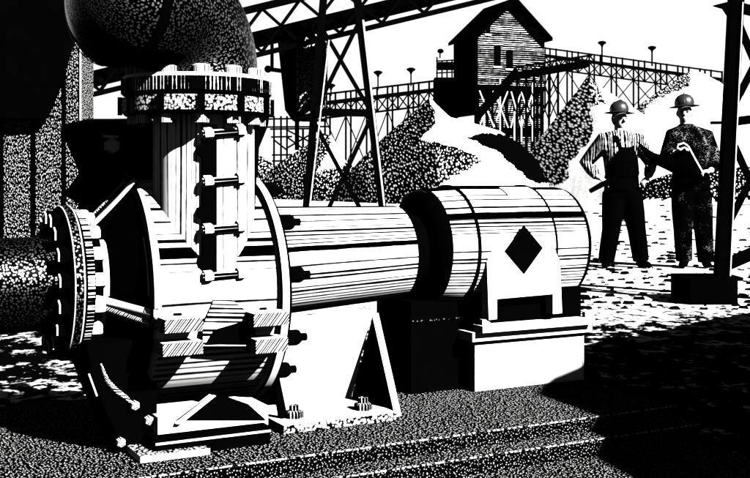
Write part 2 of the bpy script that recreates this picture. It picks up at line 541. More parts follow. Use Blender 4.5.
for (x0, x1, y0, y1) in [(486.5, 492, 25, 34), (496, 504, 46, 66), (510, 518, 50, 68)]:
    p0 = P(x0, y1, YH); p1 = P(x1, y0, YH)
    a0 = (p0 - hx0).dot(E1) * 1.04; a1 = (p1 - hx0).dot(E1) * 1.04
    z0, z1 = p0.z * 1.005, p1.z * 1.005
    fr = MB().prism([H(a0, -.02, z0), H(a1, -.02, z0), H(a1, -.02, z1), H(a0, -.02, z1)], E2 * .015).build('window', 'black', house, smooth=0)
    s = MB()
    s.prism([H(a0 - .06, -.08, z0 - .14), H(a1 + .06, -.08, z0 - .14), H(a1 + .06, -.08, z0), H(a0 - .06, -.08, z0)], E2 * .07)
    s.build('sill', 'worn', fr, smooth=0)
# lower open storey
mb = MB()
mb.prism([H(0.1, .7, 0), H(fw, .7, 0), H(fw, .7, z_low), H(.1, .7, z_low)], E2 * .12)
mb.build('lower_wall', 'siding', house, smooth=0)
for a in (0.1, 1.5, 2.9, 4.2, 5.4, fw - .1):
    part_bar(house, 'post', H(a, .2, 0), H(a, .2, z_low), .28 if a in (2.9,) else .2, None, 'black')
part_bar(house, 'beam', H(-.1, .05, z_low - .1), H(fw + .1, .05, z_low - .1), .35, None, 'black')
part_bar(house, 'beam', H(0, .3, P(478, 128, YH).z), H(fw, .3, P(478, 128, YH).z), .3, None, 'black')
for (a, b, m) in ((0.1, 1.5, 'worn'), (1.5, 2.9, 'worn'), (3.2, 4.2, 'worn'), (4.2, 5.4, 'worn')):
    zz = P(478, 127, YH).z
    part_bar(house, 'brace', H(a, .0, zz), H(b, .0, z_low - .4), .1, None, m)
    part_bar(house, 'brace', H(b, -.1, zz), H(a, -.1, z_low - .4), .1, None, m)
for a in (.35, 1.9, 3.3, 4.0, 5.1):
    part_bar(house, 'rail_post', H(a, -.5, zz - 1.2), H(a, -.5, zz + (4.2 if a in (1.9, 5.1) else 1.4)), .11, None, 'worn')

# small platform shed to the left of the house
sh = empty('platform_shed', P(446, 180, 96), 'small dark platform hut with an open railing left of the timber house', 'hut')
MB().box(P(446, 98, 96) , V((2.2, 0, 0)), V((0, 2, 0)), V((0, 0, 3.6))).build('cabin', 'black', sh, smooth=0)
MB().box(P(446, 66, 96), V((1.5, 0, 0)), V((0, .6, 0)), V((0, 0, .7))).build('gearbox', 'black', sh, smooth=0)
for x in (437, 442, 447, 452):
    part_bar(sh, 'rail_post', P(x, 82, 95), P(x, 57 if x < 440 else 60, 95), .13)
for y in (61, 67, 73, 79):
    part_bar(sh, 'rail', P(436, y, 95), P(454, y - 1, 95), .12)
for x in (437, 453):
    part_bar(sh, 'leg', P(x, 110, 96.5), P(x, 185, 96.5), .3)
part_bar(sh, 'lamp_post', P(440, 58, 95), P(440, 50, 95), .12)
MB().ball(P(440.5, 51, 95), (.3, .3, .22)).build('lamp', 'black', sh)

# ------------------------------------------------------------------ trestles
def lamp(px, top, base, Y, label):
    t = empty('trestle_lamp', P(px, base, Y), label, 'lamp', 'lamps standing on the trestles')
    part_bar(t, 'pole', P(px, base, Y), P(px, top + 3, Y), .14)
    MB().lathe([(0, 0.08), (.2, .16), (.36, .4), (.5, .42), (.6, .2), (.62, 0.0)], P(px, top + 6, Y) , (0, 0, 1), (1, 0, 0), 12).build('lamp_head', 'black', t)
    return t

def trestle(name, label, cat, x0, t0, x1, t1, hpx, ybase, Y, bays, th=.16, legs=True, back=1.6):
    r = empty(name, P((x0 + x1) / 2, ybase, Y), label, cat)
    top = lambda k: t0 + (t1 - t0) * k
    xx = lambda k: x0 + (x1 - x0) * k
    for dy in (0, back):
        part_bar(r, 'top_rail', P(x0, t0, Y + dy), P(x1, t1, Y + dy), th)
        part_bar(r, 'deck_beam', P(x0, t0 + hpx * .38, Y + dy), P(x1, t1 + hpx * .38, Y + dy), th * 2.1)
        part_bar(r, 'bottom_chord', P(x0, t0 + hpx, Y + dy), P(x1, t1 + hpx, Y + dy), th)
    for i in range(bays + 1):
        k = i / bays
        bot = ybase if (legs and i % 2 == 0) else top(k) + hpx
        part_bar(r, 'post', P(xx(k), top(k) - 1, Y), P(xx(k), bot, Y), th)
        if i % 2 == 0 and legs:
            part_bar(r, 'post', P(xx(k) + 5, top(k), Y + back), P(xx(k) + 5, bot, Y + back), th)
            nr = max(2, int((bot - top(k) - hpx) / 9))
        if i < bays:
            k2 = (i + 1) / bays
            part_bar(r, 'brace', P(xx(k), top(k) + hpx * .4, Y + .1), P(xx(k2), top(k2) + hpx, Y + .1), th * .7)
            part_bar(r, 'brace', P(xx(k2), top(k2) + hpx * .4, Y - .1), P(xx(k), top(k) + hpx, Y - .1), th * .7)
            if legs and i % 2 == 0 and i + 2 <= bays:
                k3 = (i + 2) / bays
                part_bar(r, 'brace', P(xx(k), top(k) + hpx, Y), P(xx(k3), ybase - 6, Y), th * .6)
                part_bar(r, 'brace', P(xx(k3), top(k3) + hpx, Y + .2), P(xx(k), ybase - 6, Y + .2), th * .6)
    return r

trestle('conveyor_trestle', 'long level trestle with crossed braces reaching from the steel tower to the house', 'trestle', 325, 94, 450, 79, 24, 172, 98, 12, .18)
lamp(378, 71, 90, 98, 'lamp on the level trestle nearest the steel tower')
lamp(411, 68, 86, 98, 'lamp on the level trestle midway between the tower and the house')
lamp(331, 84, 96, 98, 'small lamp on the level trestle seen between the tower legs')
trestle('conveyor_trestle', 'far trestle descending to the right from the house behind the workers', 'trestle', 545, 48, 722, 72, 20, 112, 104, 16, .15)
lamp(602, 41, 62, 104, 'lamp on the descending trestle nearest the house')
lamp(652, 46, 66, 104, 'lamp on the descending trestle above the gap between the two workers')

# inclined conveyor in front of the house
ic = empty('inclined_conveyor', P(520, 150, 86), 'black enclosed conveyor climbing past the house front to a level truss', 'conveyor')
def band(p, q, th, d, name, mat='black'):
    a, b = P(p[0], p[1], 84.5), P(q[0], q[1], 84.5)
    t = V((0, 0, th))
    MB().prism([a, b, b + t, a + t], (0, d, 0)).build(name, mat, ic, smooth=0)
band((476, 124), (517, 78), 1.0, 1.5, 'lower_gallery')
band((513, 79), (590, 66), .55, 1.5, 'upper_gallery')
for i in range(9):
    x = 516 + i * 8.6; y = 73 - (x - 516) * .165
    part_bar(ic, 'brace', P(x, y, 84.4), P(x + 4.3, y - 7, 84.4), .1)
    part_bar(ic, 'brace', P(x + 4.3, y - 7, 84.4), P(x + 8.6, y - 1.5, 84.4), .1)
part_bar(ic, 'top_rail', P(516, 67, 84.4), P(592, 55, 84.4), .16)
for i, x in enumerate((517, 526, 534, 541, 549, 558)):
    y = 79 - (x - 513) * .165
    part_bar(ic, 'post', P(x, y, 85), P(x, 150, 85), .17)
    if i < 5:
        x2 = (517, 526, 534, 541, 549, 558)[i + 1]
        for y0 in (y, y + 24):
            part_bar(ic, 'brace', P(x, y0, 84.9), P(x2, y0 + 22, 84.9), .09)
            part_bar(ic, 'brace', P(x2, y0, 85.1), P(x, y0 + 22, 85.1), .09)

# far scaffold behind the pump
sc = empty('scaffold', P(285, 180, 75), 'thin pipe scaffold standing left of the hanging chute', 'scaffold')
for x in (274, 281, 287):
    part_bar(sc, 'upright', P(x, 116, 75), P(x, 178, 75), .13)
for (x0, x1, y) in ((268, 293, 119), (267, 330, 127), (270, 318, 129), (271, 292, 137), (272, 305, 155), (272, 305, 161)):
    part_bar(sc, 'rail', P(x0, y, 74.8), P(x1, y - .5, 74.8), .12)
for (x0, y0, x1, y1) in ((287, 130, 318, 146), (287, 148, 318, 130), (287, 137, 312, 155), (274, 140, 287, 150)):
    part_bar(sc, 'brace', P(x0, y0, 75.2), P(x1, y1, 75.2), .12)
part_bar(sc, 'upright', P(303, 128, 75), P(303, 165, 75), .15)

# ------------------------------------------------------------------ gantry, tower, chute
YG = 22.0
gt = empty('conveyor_gantry', P(300, 229, YG), 'long black steel truss bridge climbing to the right across the top', 'gantry')
bx = [60, 100, 140, 180, 222, 262, 300, 340, 382, 424, 480, 540]
bot = lambda x: 97 - (x - 82) * 0.241
for dy, off in ((0, 0), (1.5, 0)):
    Yd = YG + dy
    part_bar(gt, 'bottom_chord', P(60, bot(60), Yd), P(540, bot(540), Yd), .10)
    part_bar(gt, 'top_chord', P(60, bot(60) - 47, Yd), P(540, bot(540) - 47, Yd), .14)
    for a, b in zip(bx, bx[1:]):
        part_bar(gt, 'brace', P(a, bot(a) - 2, Yd), P(b, bot(b) - 45, Yd), .065)
        part_bar(gt, 'brace', P(a, bot(a) - 45, Yd), P(b, bot(b) - 2, Yd), .065)
for a in bx:
    part_bar(gt, 'cross_beam', P(a, bot(a), YG), P(a, bot(a), YG + 1.5), .09)
    part_bar(gt, 'cross_beam', P(a, bot(a) - 12, YG), P(a + 8, bot(a) - 14, YG + 1.5), .08)
for a, b in zip(bx, bx[1:]):
    part_bar(gt, 'lateral_brace', P(a, bot(a), YG), P(b, bot(b), YG + 1.5), .055)
MB().prism([P(60, bot(60) - 14, YG + .3), P(540, bot(540) - 14, YG + .3), P(540, bot(540) - 24, YG + .3), P(60, bot(60) - 24, YG + .3)], (0, 1, 0)).build('belt_trough', 'black', gt, smooth=0)

tw = empty('steel_tower', G(345, 229), 'splayed black steel tower with crossed braces carrying the truss bridge', 'tower')
YT = 21.6
def tower_face(Y, s):
    part_bar(tw, 'leg', P(325, -20, Y), P(304, 236, Y), .15)
    part_bar(tw, 'leg', P(355, -20, Y), P(386, 236, Y), .17)
    for (a, b, c, d, t) in ((323, 30, 371, 112, .085), (358, 24, 316, 110, .085), (315, 112, 371, 113, .15), (314, 122, 363, 214, .09), (371, 118, 326, 214, .09)):
        part_bar(tw, 'brace', P(a, b, Y - .05), P(c, d, Y - .05), t)
tower_face(YT, 0)
for (a, y0, b, y1) in ((325, -20, 304, 236), (355, -20, 386, 236)):
    pass
MB().tube([P(329, 40, YT - .12), P(309.5, 208, YT - .12)], .014, 8).build('conduit', 'worn', tw)  # thin white line painting the lit edge of the leg
MB().tube([P(363, 20, YT - .12), P(384.5, 208, YT - .12)], .02, 8).build('conduit', 'worn', tw)
for (a, b) in ((325, 304), (355, 386)):
    part_bar(tw, 'rear_leg', P(a, -20, YT + 1.7), P(b, 232, YT + 1.7), .12)

ch = empty('hanging_chute', P(300, 229, 23.8), 'dark riveted chute hanging under the truss bridge with a side lever', 'chute')
YC = 23.9
mb = MB()
mb.prism([P(276, 26, YC), P(298, 26, YC), P(298, 119, YC), P(292, 120, YC), P(285, 110, YC)], (0, 1.0, 0))
mb.build('chute_box', 'black', ch, smooth=0)
mb = MB()
mb.prism([P(298.5, 26, YC - .1), P(326, 30, YC - .1), P(325, 119, YC - .1), P(298.5, 119, YC - .1)], (0, 1.1, 0))
mb.build('chute_front', 'chute', ch, smooth=0)
mb = MB()
for i in range(11):
    mb.bar(P(297.5, 30 + i * 8, YC - .14), P(297.5, 35.5 + i * 8, YC - .14), .03)
mb.build('rivet_strip', 'worn', ch, smooth=0)
MB().tube([P(268, 69, YC - .2), P(276, 70, YC - .2), P(291, 72, YC - .2)], .05, 10).build('lever', 'black', ch)
MB().tube([P(272, 42, YC - .2), P(272, 69, YC - .2)], .04, 10).build('lever_link', 'black', ch)
MB().ball(P(268, 69, YC - .2), .085).build('lever_knob', 'black', ch)
MB().tube([P(297, 112, YC - .2), P(297, 150, YC - .2)], .05, 10).build('drop_rod', 'black', ch)

# right hand steel tower on its footing
YR = 8.62
rt = empty('lattice_mast', G(722, 302), 'tall black steel post with lattice bracing at the right edge of the yard', 'mast')
def rbar(name, a, b, c, d, t, dy=0.0, mat='black'):
    return part_bar(rt, name, P(a, b, YR + dy), P(c, d, YR + dy), t, t, mat)
rbar('post', 737.5, -30, 721.5, 279, .106)
rbar('post', 800, -30, 806, 296, .118)
for a, b, c, d, t in ((733, 6, 806, 24, .075), (737, 20, 792, 150, .05), (798, -20, 733, 107, .05), (731, 122, 806, 112, .075), (730, 136, 800, 292, .05), (792, 100, 728, 224, .05), (728, 264, 806, 230, .09)):
    rbar('brace', a, b, c, d, t)
MB().tube([P(742.8, 2, YR - .07), P(730.2, 276, YR - .07)], .006, 6).build('conduit', 'worn', rt)  # pale line painting the post's lit right edge
for y in (5, 122):
    MB().prism([P(714 - (y > 50) * 1, y, YR - .05), P(724, y + 3, YR - .05), P(730, y + 12, YR - .05), P(730, y - 4, YR - .05)] if y < 50 else
               [P(712, y - 1, YR - .05), P(722, y - 1, YR - .05), P(722, y + 2, YR - .05), P(712, y + 2, YR - .05)], (0, .05, 0)).build('bracket', 'black', rt, smooth=0)
MB().box(P(722, 279, YR) + V((0, 0, .01)), V((.26, 0, 0)), V((0, .26, 0)), V((0, 0, .03))).build('base_plate', 'black', rt, smooth=0)
fa, fb = G(690, 305), G(738, 305)
mb = MB()
mb.prism([fa, fb, fb + V((0, 0, .2)), fa + V((0, 0, .2))], (0.02, .62, 0), (0, 0, 0))
ft = mb.build('footing_block', 'black', smooth=0, origin=(fa + fb) / 2)
tag(ft, 'black square concrete footing under the steel post at the right', 'footing')

# ------------------------------------------------------------------ left wall
YW = 8.4
wl = empty('stucco_wall', P(40, 305, YW), 'dark rough stucco wall with ribs at the left edge of the picture', 'wall')
MB().prism([P(-60, 312, YW), P(66, 312, YW), P(66, -60, YW), P(-60, -60, YW)], (0, .3, 0)).build('wall_panel', 'stucco', wl, smooth=0)
MB().prism([P(66, 312, YW - .02), P(80, 312, YW - .02), P(80, -60, YW - .02), P(66, -60, YW - .02)], (0, .4, 0)).build('corner_post', 'stucco', wl, smooth=0)
for x in (2, 34, 65):
    part_bar(wl, 'rib', P(x, 312, YW - .012), P(x, -60, YW - .012), .02, .02, 'black')
MB().prism([P(-60, 118, YW - .12), P(0, 118, YW - .12), P(46, 118, YW - .12), P(60, 84, YW - .12), P(74, 36, YW - .12), P(78, -10, YW - .12), P(78, -60, YW - .12), P(-60, -60, YW - .12)], (0, .06, 0)).build('tarred_hood', 'black', wl, smooth=0)  # black sheet painting the shadow over the wall's upper part
part_bar(wl, 'corner_strip', P(80.5, 300, YW - .03), P(80.5, 35, YW - .03), .01, .01, 'worn')

# ================================================================== MACHINE
ZP = 0.12
# concrete plinth (two steps)
pl = empty('concrete_plinth', W(-.9, 0, .1), 'broad dark speckled concrete plinth of two steps carrying the pump and motor', 'plinth')
def slab(name, u0, u1, w0, w1, z0, z1):
    mb = MB()
    mb.prism([W(u0, z1, w0), W(u1, z1, w0), W(u1, z1, w1), W(u0, z1, w1)], (0, 0, z0 - z1), (0, 0, 1))
    return mb.build(name, ['plinth', 'plinth_riser'], pl, smooth=0)
slab('upper_slab', -2.9, .42, -.62, .585, 0.0, ZP)
slab('lower_step', -2.9, .44, .587, .69, 0.0, .068)
slab('apron_slab', -2.9, .40, .692, 1.6, -.02, .008)
for (z, w, u1) in ((ZP, .585, .42), (.068, .69, .44)):
    MB().bar(W(-2.9, z - .002, w + .001), W(u1, z - .002, w + .001), .0045, .0045).build('worn_nosing', 'plinth_edge', pl, smooth=0)  # pale line along the step edges

# bolts -------------------------------------------------------------
def hexa(mb, o, axis, r, h, m=0, ref=(0, 0, 1), cham=.85):
    o = V(o)
    mb.lathe([(0, 0.0005), (0, r), (h * .8, r), (h, r * cham), (h, 0.0005)], o, axis, ref, 6, [m] * 4)

pump = empty('dredge_pump', W(-1.33, ZP, 0), 'big pale cast pump with bolted flanges, ribbed inlet cover and upright branch', 'pump')
VD = 0.612; RD = .388
uL, uR = U(124), U(237)
mb = MB()
mb.lathe([(0, .3), (0, RD - .02), (.02, RD), (uR - uL, RD), (uR - uL, .1)], W(uL, VD, 0), A, NN, 96, [1, 2, 0, 1])
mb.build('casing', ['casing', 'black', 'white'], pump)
# rear flange ring
mb = MB()
mb.lathe([(0, .2), (0, RD + .018), (.006, RD + .026), (.03, RD + .026), (.046, RD + .010), (.046, .15)], W(uR + .002, VD, 0), A, NN, 96, [0, 1, 0, 1, 0])
rf = mb.build('rear_flange', ['white', 'black'], pump)
def axial_bolt(parent, u, v, w, r, h, direction=1, mat='white', name='bolt'):
    mb = MB(); hexa(mb, W(u, v, w), A * direction, r, h)
    mb.lathe([(h, .0005), (h, r * .5), (h * 1.5, r * .5), (h * 1.5, .0005)], W(u, v, w), A * direction, NN, 10)
    return mb.build(name, mat, parent)
for th in (-75, -48, -24, 10, 40, 70, 100, 150, 210, 250):
    t = math.radians(th)
    axial_bolt(rf, uR + .049, VD + .375 * math.sin(t), .375 * math.cos(t), .028, .05, 1, 'black')
# dark valve body behind left of the branch
mb = MB()
wv = -.02
mb.prism([WP(x, y, wv) for x, y in ((79, 122), (86, 119), (150, 118), (175, 140), (175, 230), (120, 235), (92, 238), (96, 205), (80, 196), (97, 172), (84, 142))], -NN * .28, (0, 0, 0))
vb = mb.build('valve_body', 'black', pump, smooth=0)
mb = MB(); mb.bar(WP(88, 119.5, wv + .003), WP(130, 119.5, wv + .003), .006, .006); mb.build('worn_edge', 'worn', vb, smooth=0)  # highlight line painted along the top edge
mb = MB(); hexa(mb, WP(111, 146, wv), NN, .028, .03); mb.bar(WP(103, 136, wv + .004), WP(118, 137, wv + .004), .01, .008); mb.build('nut', 'white', vb)

# upright branch
WB = .205
ub = U(204, WB)
Yb = W(ub, 0, WB).y
rb_ = 50 * Yb / F
vt = EYE + (HZ - 80) / F * Yb
vfb = EYE + (HZ - 117) / F * Yb
mb = MB()
mb.lathe([(.0, rb_), (vfb - .62 + .02, rb_)], W(ub, .62, WB), UP, NN, 72)
mb.build('discharge_branch', 'branch', pump)
uf = U(197, WB); rf_ = 74 * Yb / F
mb = MB()
mb.lathe([(0, .1), (0, rf_ - .012), (.01, rf_ - .004), (.058, rf_ - .004), (.064, rf_ - .02), (.064, .1)], W(uf, vfb, WB), UP, NN, 72, [1, 1, 0, 1, 1])
lf = mb.build('lower_flange', ['pale_iron', 'black'], pump)
mb = MB()
mb.lathe([(0, .1), (0, rf_ - .006), (.006, rf_), (.05, rf_), (.056, rf_ - .006), (.062, rf_ - .008), (.062, .1)], W(uf, vfb + .068, WB), UP, NN, 72, [0, 0, 1, 2, 2, 0])
uf_o = mb.build('upper_flange', ['black', 'rim_dark', 'worn'], pump)
vtop = vfb + .13
for k in range(12):
    th = math.radians(15 + 30 * k)
    c = W(uf, vtop, WB) + (NN * math.cos(th) + A * math.sin(th)) * (rf_ - .045)
    mb = MB(); mb.lathe([(0, .0005), (0, .03), (.022, .03), (.028, .024), (.028, .0005)], c, UP, NN, 16)
    mb.build('bolt_head', 'knurl', uf_o)
    c2 = W(uf, vfb - .03, WB) + (NN * math.cos(th) + A * math.sin(th)) * (rf_ - .045)
    mb = MB(); hexa(mb, c2, UP, .026, .029, 0, NN)
    mb.build('nut', 'knurl', lf)
    # dark clip across the lower flange
    d = NN * math.cos(th) + A * math.sin(th)
    sd = UP.cross(d)
    mb = MB(); mb.box(W(uf, vfb + .032, WB) + d * (rf_ + .002), sd * .02, d * .016, UP * .06); mb.build('clip', 'black', lf, smooth=0)
# split flange strips with lobes on the front of the branch
ws = WB + rb_ * .93
mb = MB()
strip = [(203, 124), (217, 124), (217, 292), (214, 300), (203, 296)]
for y in (282, 262, 232, 212, 180, 165, 150, 130):
    strip += [(203, y + 8), (199, y + 4), (199, y - 4), (203, y - 6)] if y in (262, 212, 150) else [(203, y)]
mb.prism([WP(x, y, ws + .018) for x, y in strip], -NN * .06)
fs = mb.build('split_flange', 'black', pump, smooth=0)
mb = MB()
mb.prism([WP(x, y, ws + .010) for x, y in ((217.5, 126), (236, 126), (236, 281), (217.5, 284))], -NN * .05)
mb.build('joint_plate', 'white', pump, smooth=0)
mb = MB()
mb.prism([WP(x, y, ws - .01) for x, y in ((237, 122), (241, 122), (241, 270), (228, 300), (214, 304), (203, 297), (217, 285), (237, 281))], -NN * .06)
mb.build('split_flange', 'black', pump, smooth=0)
for y in (133, 181, 229, 276):
    c0, c1 = WP(202, y + 1, ws + .026), WP(243, y - 2, ws + .018)
    ax = (c1 - c0)
    bo = MB().tube([c0, c1], .0125, 12).build('tie_bolt', 'rim', pump)
    mb = MB()
    hexa(mb, WP(203.5, y + 1, ws + .026), ax, .0205, .03)
    mb.build('nut', 'white', bo)
    mb = MB()
    hexa(mb, WP(236.5, y - 2, ws + .018), ax, .0235, .026)
    mb.build('nut', 'white', bo)
# black neck rib; its plate also paints the shading right of the branch
mb = MB()
mb.prism([WP(x, y, WB + .06) for x, y in ((248, 118), (259, 118), (259, 150), (256, 190), (254, 262), (248, 240))], -NN * .03)
mb.prism([WP(x, y, .02) for x, y in ((246, 118), (270, 112), (268, 126), (259, 148), (257, 215), (246, 215))], -NN * .12)
mb.build('neck_rib', 'black', pump, smooth=0)

# split lugs of the casing
def lug(pts_top, drop, w, dep, nm='split_lug', holes=None):
    mb = MB()
    top = [W(*UVp(x, y, ww), ww) if False else WP(x, y, ww) for x, y, ww in pts_top]
    mb.prism(top, -UP * drop, (0, 2, 1))
    o = mb.build(nm, ['white', 'lug', 'black'], pump, smooth=0)
    if holes:
        c = WP(holes[0], holes[1], holes[2])
        h = MB(); h.lathe([(.002, .0005), (.002, .016), (.012, .016), (.012, .0005)], V((c.x, c.y, top[0].z)), UP, NN, 14); h.build('bolt_hole', 'black', o)
    return o
def lug_box(px0, px1, py, wf, wb, drop, hole=None):
    u0, v0 = UVp(px0, py, wf); u1, _ = UVp(px1, py, wf)
    mb = MB()
    mb.prism([W(u0, v0, wf), W(u1, v0, wf), W(u1 + .0, v0, wb), W(u0, v0, wb)], -UP * drop, (0, 1, 2))
    o = mb.build('split_lug', ['white', 'black', 'lug'], pump, smooth=0)
    if hole:
        h = MB(); h.lathe([(.001, .0005), (.001, .015), (.008, .013), (.008, .0005)], W(u0 + (u1 - u0) * .55, v0, wf - (wf - wb) * .45), UP, NN, 14); h.build('bolt_hole', 'black', o)
    return o
lug_box(165, 203, 320, .475, .28, .042, True)
lug_box(163, 203, 344, .46, .28, .04)
lug_box(254, 289, 314, .475, .27, .042, True)
lug_box(256, 288, 340, .46, .28, .045)
mb = MB(); mb.prism([WP(x, y, .4) for x, y in ((203, 326), (214, 300), (232, 300), (256, 318), (256, 346), (203, 346))], -NN * .06); mb.build('split_web', 'scored_web', pump, smooth=0)
mb = MB(); mb.prism([WP(x, y, .403) for x, y in ((214, 330), (255, 318), (255, 342), (205, 345))], -NN * .003); mb.build('gap_plate', 'black', pump, smooth=0)  # black sheet painting the shadow in the gap between the lugs

# inlet cover: black cone with white edged ribs
uF = U(83)
mb = MB()
mb.lathe([(0, .13), (0, .175), (.03, .175), (uL - uF, RD - .03)], W(uF, .655, 0), A, NN, 64)
ic_ = mb.build('inlet_cover', 'black', pump)
def rib(th0, th1, r0, r1, tk, ek=.02, edge='worn', power=1.0, vc0=.655):
    n = 10; ins = []; outs = []; sds = []
    for i in range(n + 1):
        k = i / n
        t = math.radians(th0 + (th1 - th0) * k); d = NN * math.cos(t) + UP * math.sin(t)
        r = r0 + (r1 - r0) * k ** power
        c = W(uF + (uL - uF + .01) * k, vc0 + (VD - vc0) * k, 0)
        outs.append(c + d * r); ins.append(c + d * (r - .06 - .08 * k)); sds.append(A.cross(d))
    mb = MB(); me_ = MB()
    for i in range(n):
        h0, h1 = sds[i] * tk / 2, sds[i + 1] * tk / 2
        for sg in (-1, 1):
            q = len(mb.v); mb.v += [outs[i] + h0 * sg, outs[i+1] + h1 * sg, ins[i+1] + h1 * sg, ins[i] + h0 * sg]
            mb.face((q, q+1, q+2, q+3), [(0, 0)] * 4)
        q = len(mb.v); mb.v += [outs[i] - h0, outs[i+1] - h1, outs[i+1] + h1, outs[i] + h0]
        mb.face((q, q+1, q+2, q+3), [(0, 0)] * 4)
    o = mb.build('rib', 'black', ic_, smooth=30)
    ax = (outs[-1] - outs[0])
    b = len(me_.v)
    L = 0
    for i in range(n + 1):
        d = (outs[i] - ins[i]).normalized(); h = sds[i] * ek / 2
        me_.v += [outs[i] + d * .004 - h, outs[i] + d * .004 + h]
    for i in range(n):
        e = (outs[i+1] - outs[i]).length
        me_.face((b + 2*i, b + 2*i + 2, b + 2*i + 3, b + 2*i + 1), [(L, 0), (L + e, 0), (L + e, ek), (L, ek)]); L += e
    eo = me_.build('rib_edge', edge, o, smooth=30)  # edge strip, in pale colours a painted rim highlight
    sm = eo.modifiers.new('solid', 'SOLIDIFY'); sm.thickness = .004
rib(84, 86, .2, RD + .012, .024, .024, 'lug', 1.1)
rib(64, 74, .2, RD + .012, .03, .034, 'worn', 1.0)
rib(-14, -6, .195, RD + .012, .035, .035, 'worn', 1.5)
rib(-20, -11, .2, RD + .006, .03, .022, 'lug', 1.4)
rib(-60, -60, .2, RD + .01, .03, .02, 'black')
rib(120, 120, .2, RD + .01, .03, .02, 'black')
mb = MB(); mb.lathe([(0, .19), (0, .215), (.012, .215), (.03, .185)], W(uF + .02, .655, 0), A, NN, 64, None, -.75, 1.0); mb.build('hub_ring', 'white', ic_)
# front rim of the cover and a painted glint line
mb = MB(); mb.lathe([(0, RD - .03), (0, RD - .006), (.01, RD - .003), (.01, RD - .03)], W(uL - .012, VD, 0), A, NN, 96); mb.build('cover_rim', 'black', ic_)
mb = MB(); mb.lathe([(0, RD - .03), (.003, RD - .026), (.003, RD - .03)], W(uL - .016, VD, 0), A, NN, 40, None, -.6, -.05); mb.build('glint_rib', 'worn', ic_)  # pale arc painted as a glint

# suction flanges
uS = U(57)
VS = .65; RS = .262
def ring(u, th, r, mats, name, edge='worn', parent=pump):
    mb = MB()
    mb.lathe([(0, .05), (0, r - .006), (.004, r), (th - .004, r), (th, r - .006), (th, .05)], W(u, VS, 0), A, NN, 96, [0, 1, 2, 1, 0])
    return mb.build(name, ['black', edge, mats], parent)
f2 = ring(uS + .045, .03, RS - .012, 'rim', 'suction_flange', 'black')
for k in range(16):
    t = 2 * PI * k / 16 + .1
    d = NN * math.cos(t) + UP * math.sin(t)
    c = W(uS + .075, VS, 0) + d * (RS - .04)
    mb = MB(); hexa(mb, c, A, .026, .034); mb.build('nut', 'white', f2)

# shaft housing
u0 = uR + .048; u1 = U(395)
mb = MB()
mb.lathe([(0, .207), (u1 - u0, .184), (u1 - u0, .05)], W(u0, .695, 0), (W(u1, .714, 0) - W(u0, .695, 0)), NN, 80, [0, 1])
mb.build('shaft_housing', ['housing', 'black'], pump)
# shaft nose and coupling guard in front of the motor
mb = MB(); mb.lathe([(0, .12), (0, .15), (.07, .15), (.07, .02)], W(u1 + .002, .714, 0), A, NN, 48)
mb.build('coupling', 'black', pump)

# support bracket under the housing
ua = U(352, -.02)
p_tl, p_tr = WP(279, 318, .10), WP(372, 314, .10)
p_br, p_bl = WP(349, 406, -.02), WP(279, 414, -.02)
mb = MB(); mb.prism([p_bl, p_br, p_tr, p_tl], -NN * .02)
br = mb.build('support_bracket', 'white', pump, smooth=0)
g0 = WP(350, 406, -.02); g1 = WP(373, 314, .1); g2 = WP(396, 417, .27)
mb = MB(); mb.prism([g0, g2, g1], A * .02); mb.build('gusset', 'black', br, smooth=0)  # black colour paints the shade on its left-facing side
MB().bar(g1 + A * .01, g2 + A * .01, .024, .008).build('gusset_edge', 'white', br, smooth=0)
u_a, u_b = U(284, .3), U(394, .28)
mb = MB(); mb.prism([W(u_a, ZP + .002, .3), W(u_b, ZP + .002, .3), W(u_b, ZP + .002, -.03), W(u_a, ZP + .002, -.03)], UP * .028, (0, 0, 1))
mb.build('foot_plate', ['white', 'plinth_edge'], br, smooth=0)
for (x, y, w) in ((294, 418, .2), (363, 409, .2)):
    u, _ = UVp(x, y, w)
    mb = MB(); hexa(mb, W(u, ZP + .03, w), UP, .034, .026, 0, NN)
    mb.lathe([(.026, .0005), (.026, .018), (.045, .018), (.045, .0005)], W(u, ZP + .03, w), UP, NN, 12)
    mb.build('anchor_bolt', 'rim_dark', br)
mb = MB(); mb.prism([WP(x, y, .2) for x, y in ((270, 352), (274, 350), (290, 428), (283, 430))], -NN * .03); mb.build('side_rib', 'black', br, smooth=0)

# pump feet
def blk(name, u0, u1, w0, w1, z0, z1, mats, parent=pump):
    mb = MB(); mb.prism([W(u0, z1, w0), W(u1, z1, w0), W(u1, z1, w1), W(u0, z1, w1)], UP * (z0 - z1), (0, 0, 1))
    return mb.build(name, mats, parent, smooth=0)
blk('foot', U(158, .34), U(268, .34), -.25, .34, ZP + .002, .235, ['white', 'white'])
mb = MB(); mb.prism([WP(x, y, .343) for x, y in ((176, 420), (214, 392), (248, 404), (266, 420))], -NN * .002 * -1); mb.build('foot_rib', 'black', pump, smooth=0)
mb = MB(); mb.prism([WP(x, y, .36) for x, y in ((176, 424), (212, 396), (216, 396), (181, 424))], -NN * .03); mb.build('foot_rib', 'white', pump, smooth=0)
blk('sole_plate', U(160, .45), U(276, .45), -.3, .40, ZP + .003, ZP + .06, ['black', 'black'])
MB().bar(W(U(160, .45), ZP + .045, .402), W(U(276, .45), ZP + .045, .402), .006, .006).build('worn_edge', 'worn', pump, smooth=0)
blk('front_foot', U(132, .34), U(200, .34), .2, .44, ZP + .002, ZP + .022, ['foot_iron', 'worn'])
mb = MB(); mb.prism([WP(x, y, .28) for x, y in ((87, 345), (130, 340), (157, 330), (157, 428), (150, 442), (134, 447), (132, 468), (124, 463), (121, 446), (114, 428), (104, 406), (94, 380))], -NN * .3); lb = mb.build('lower_leg', 'black', pump, smooth=0)
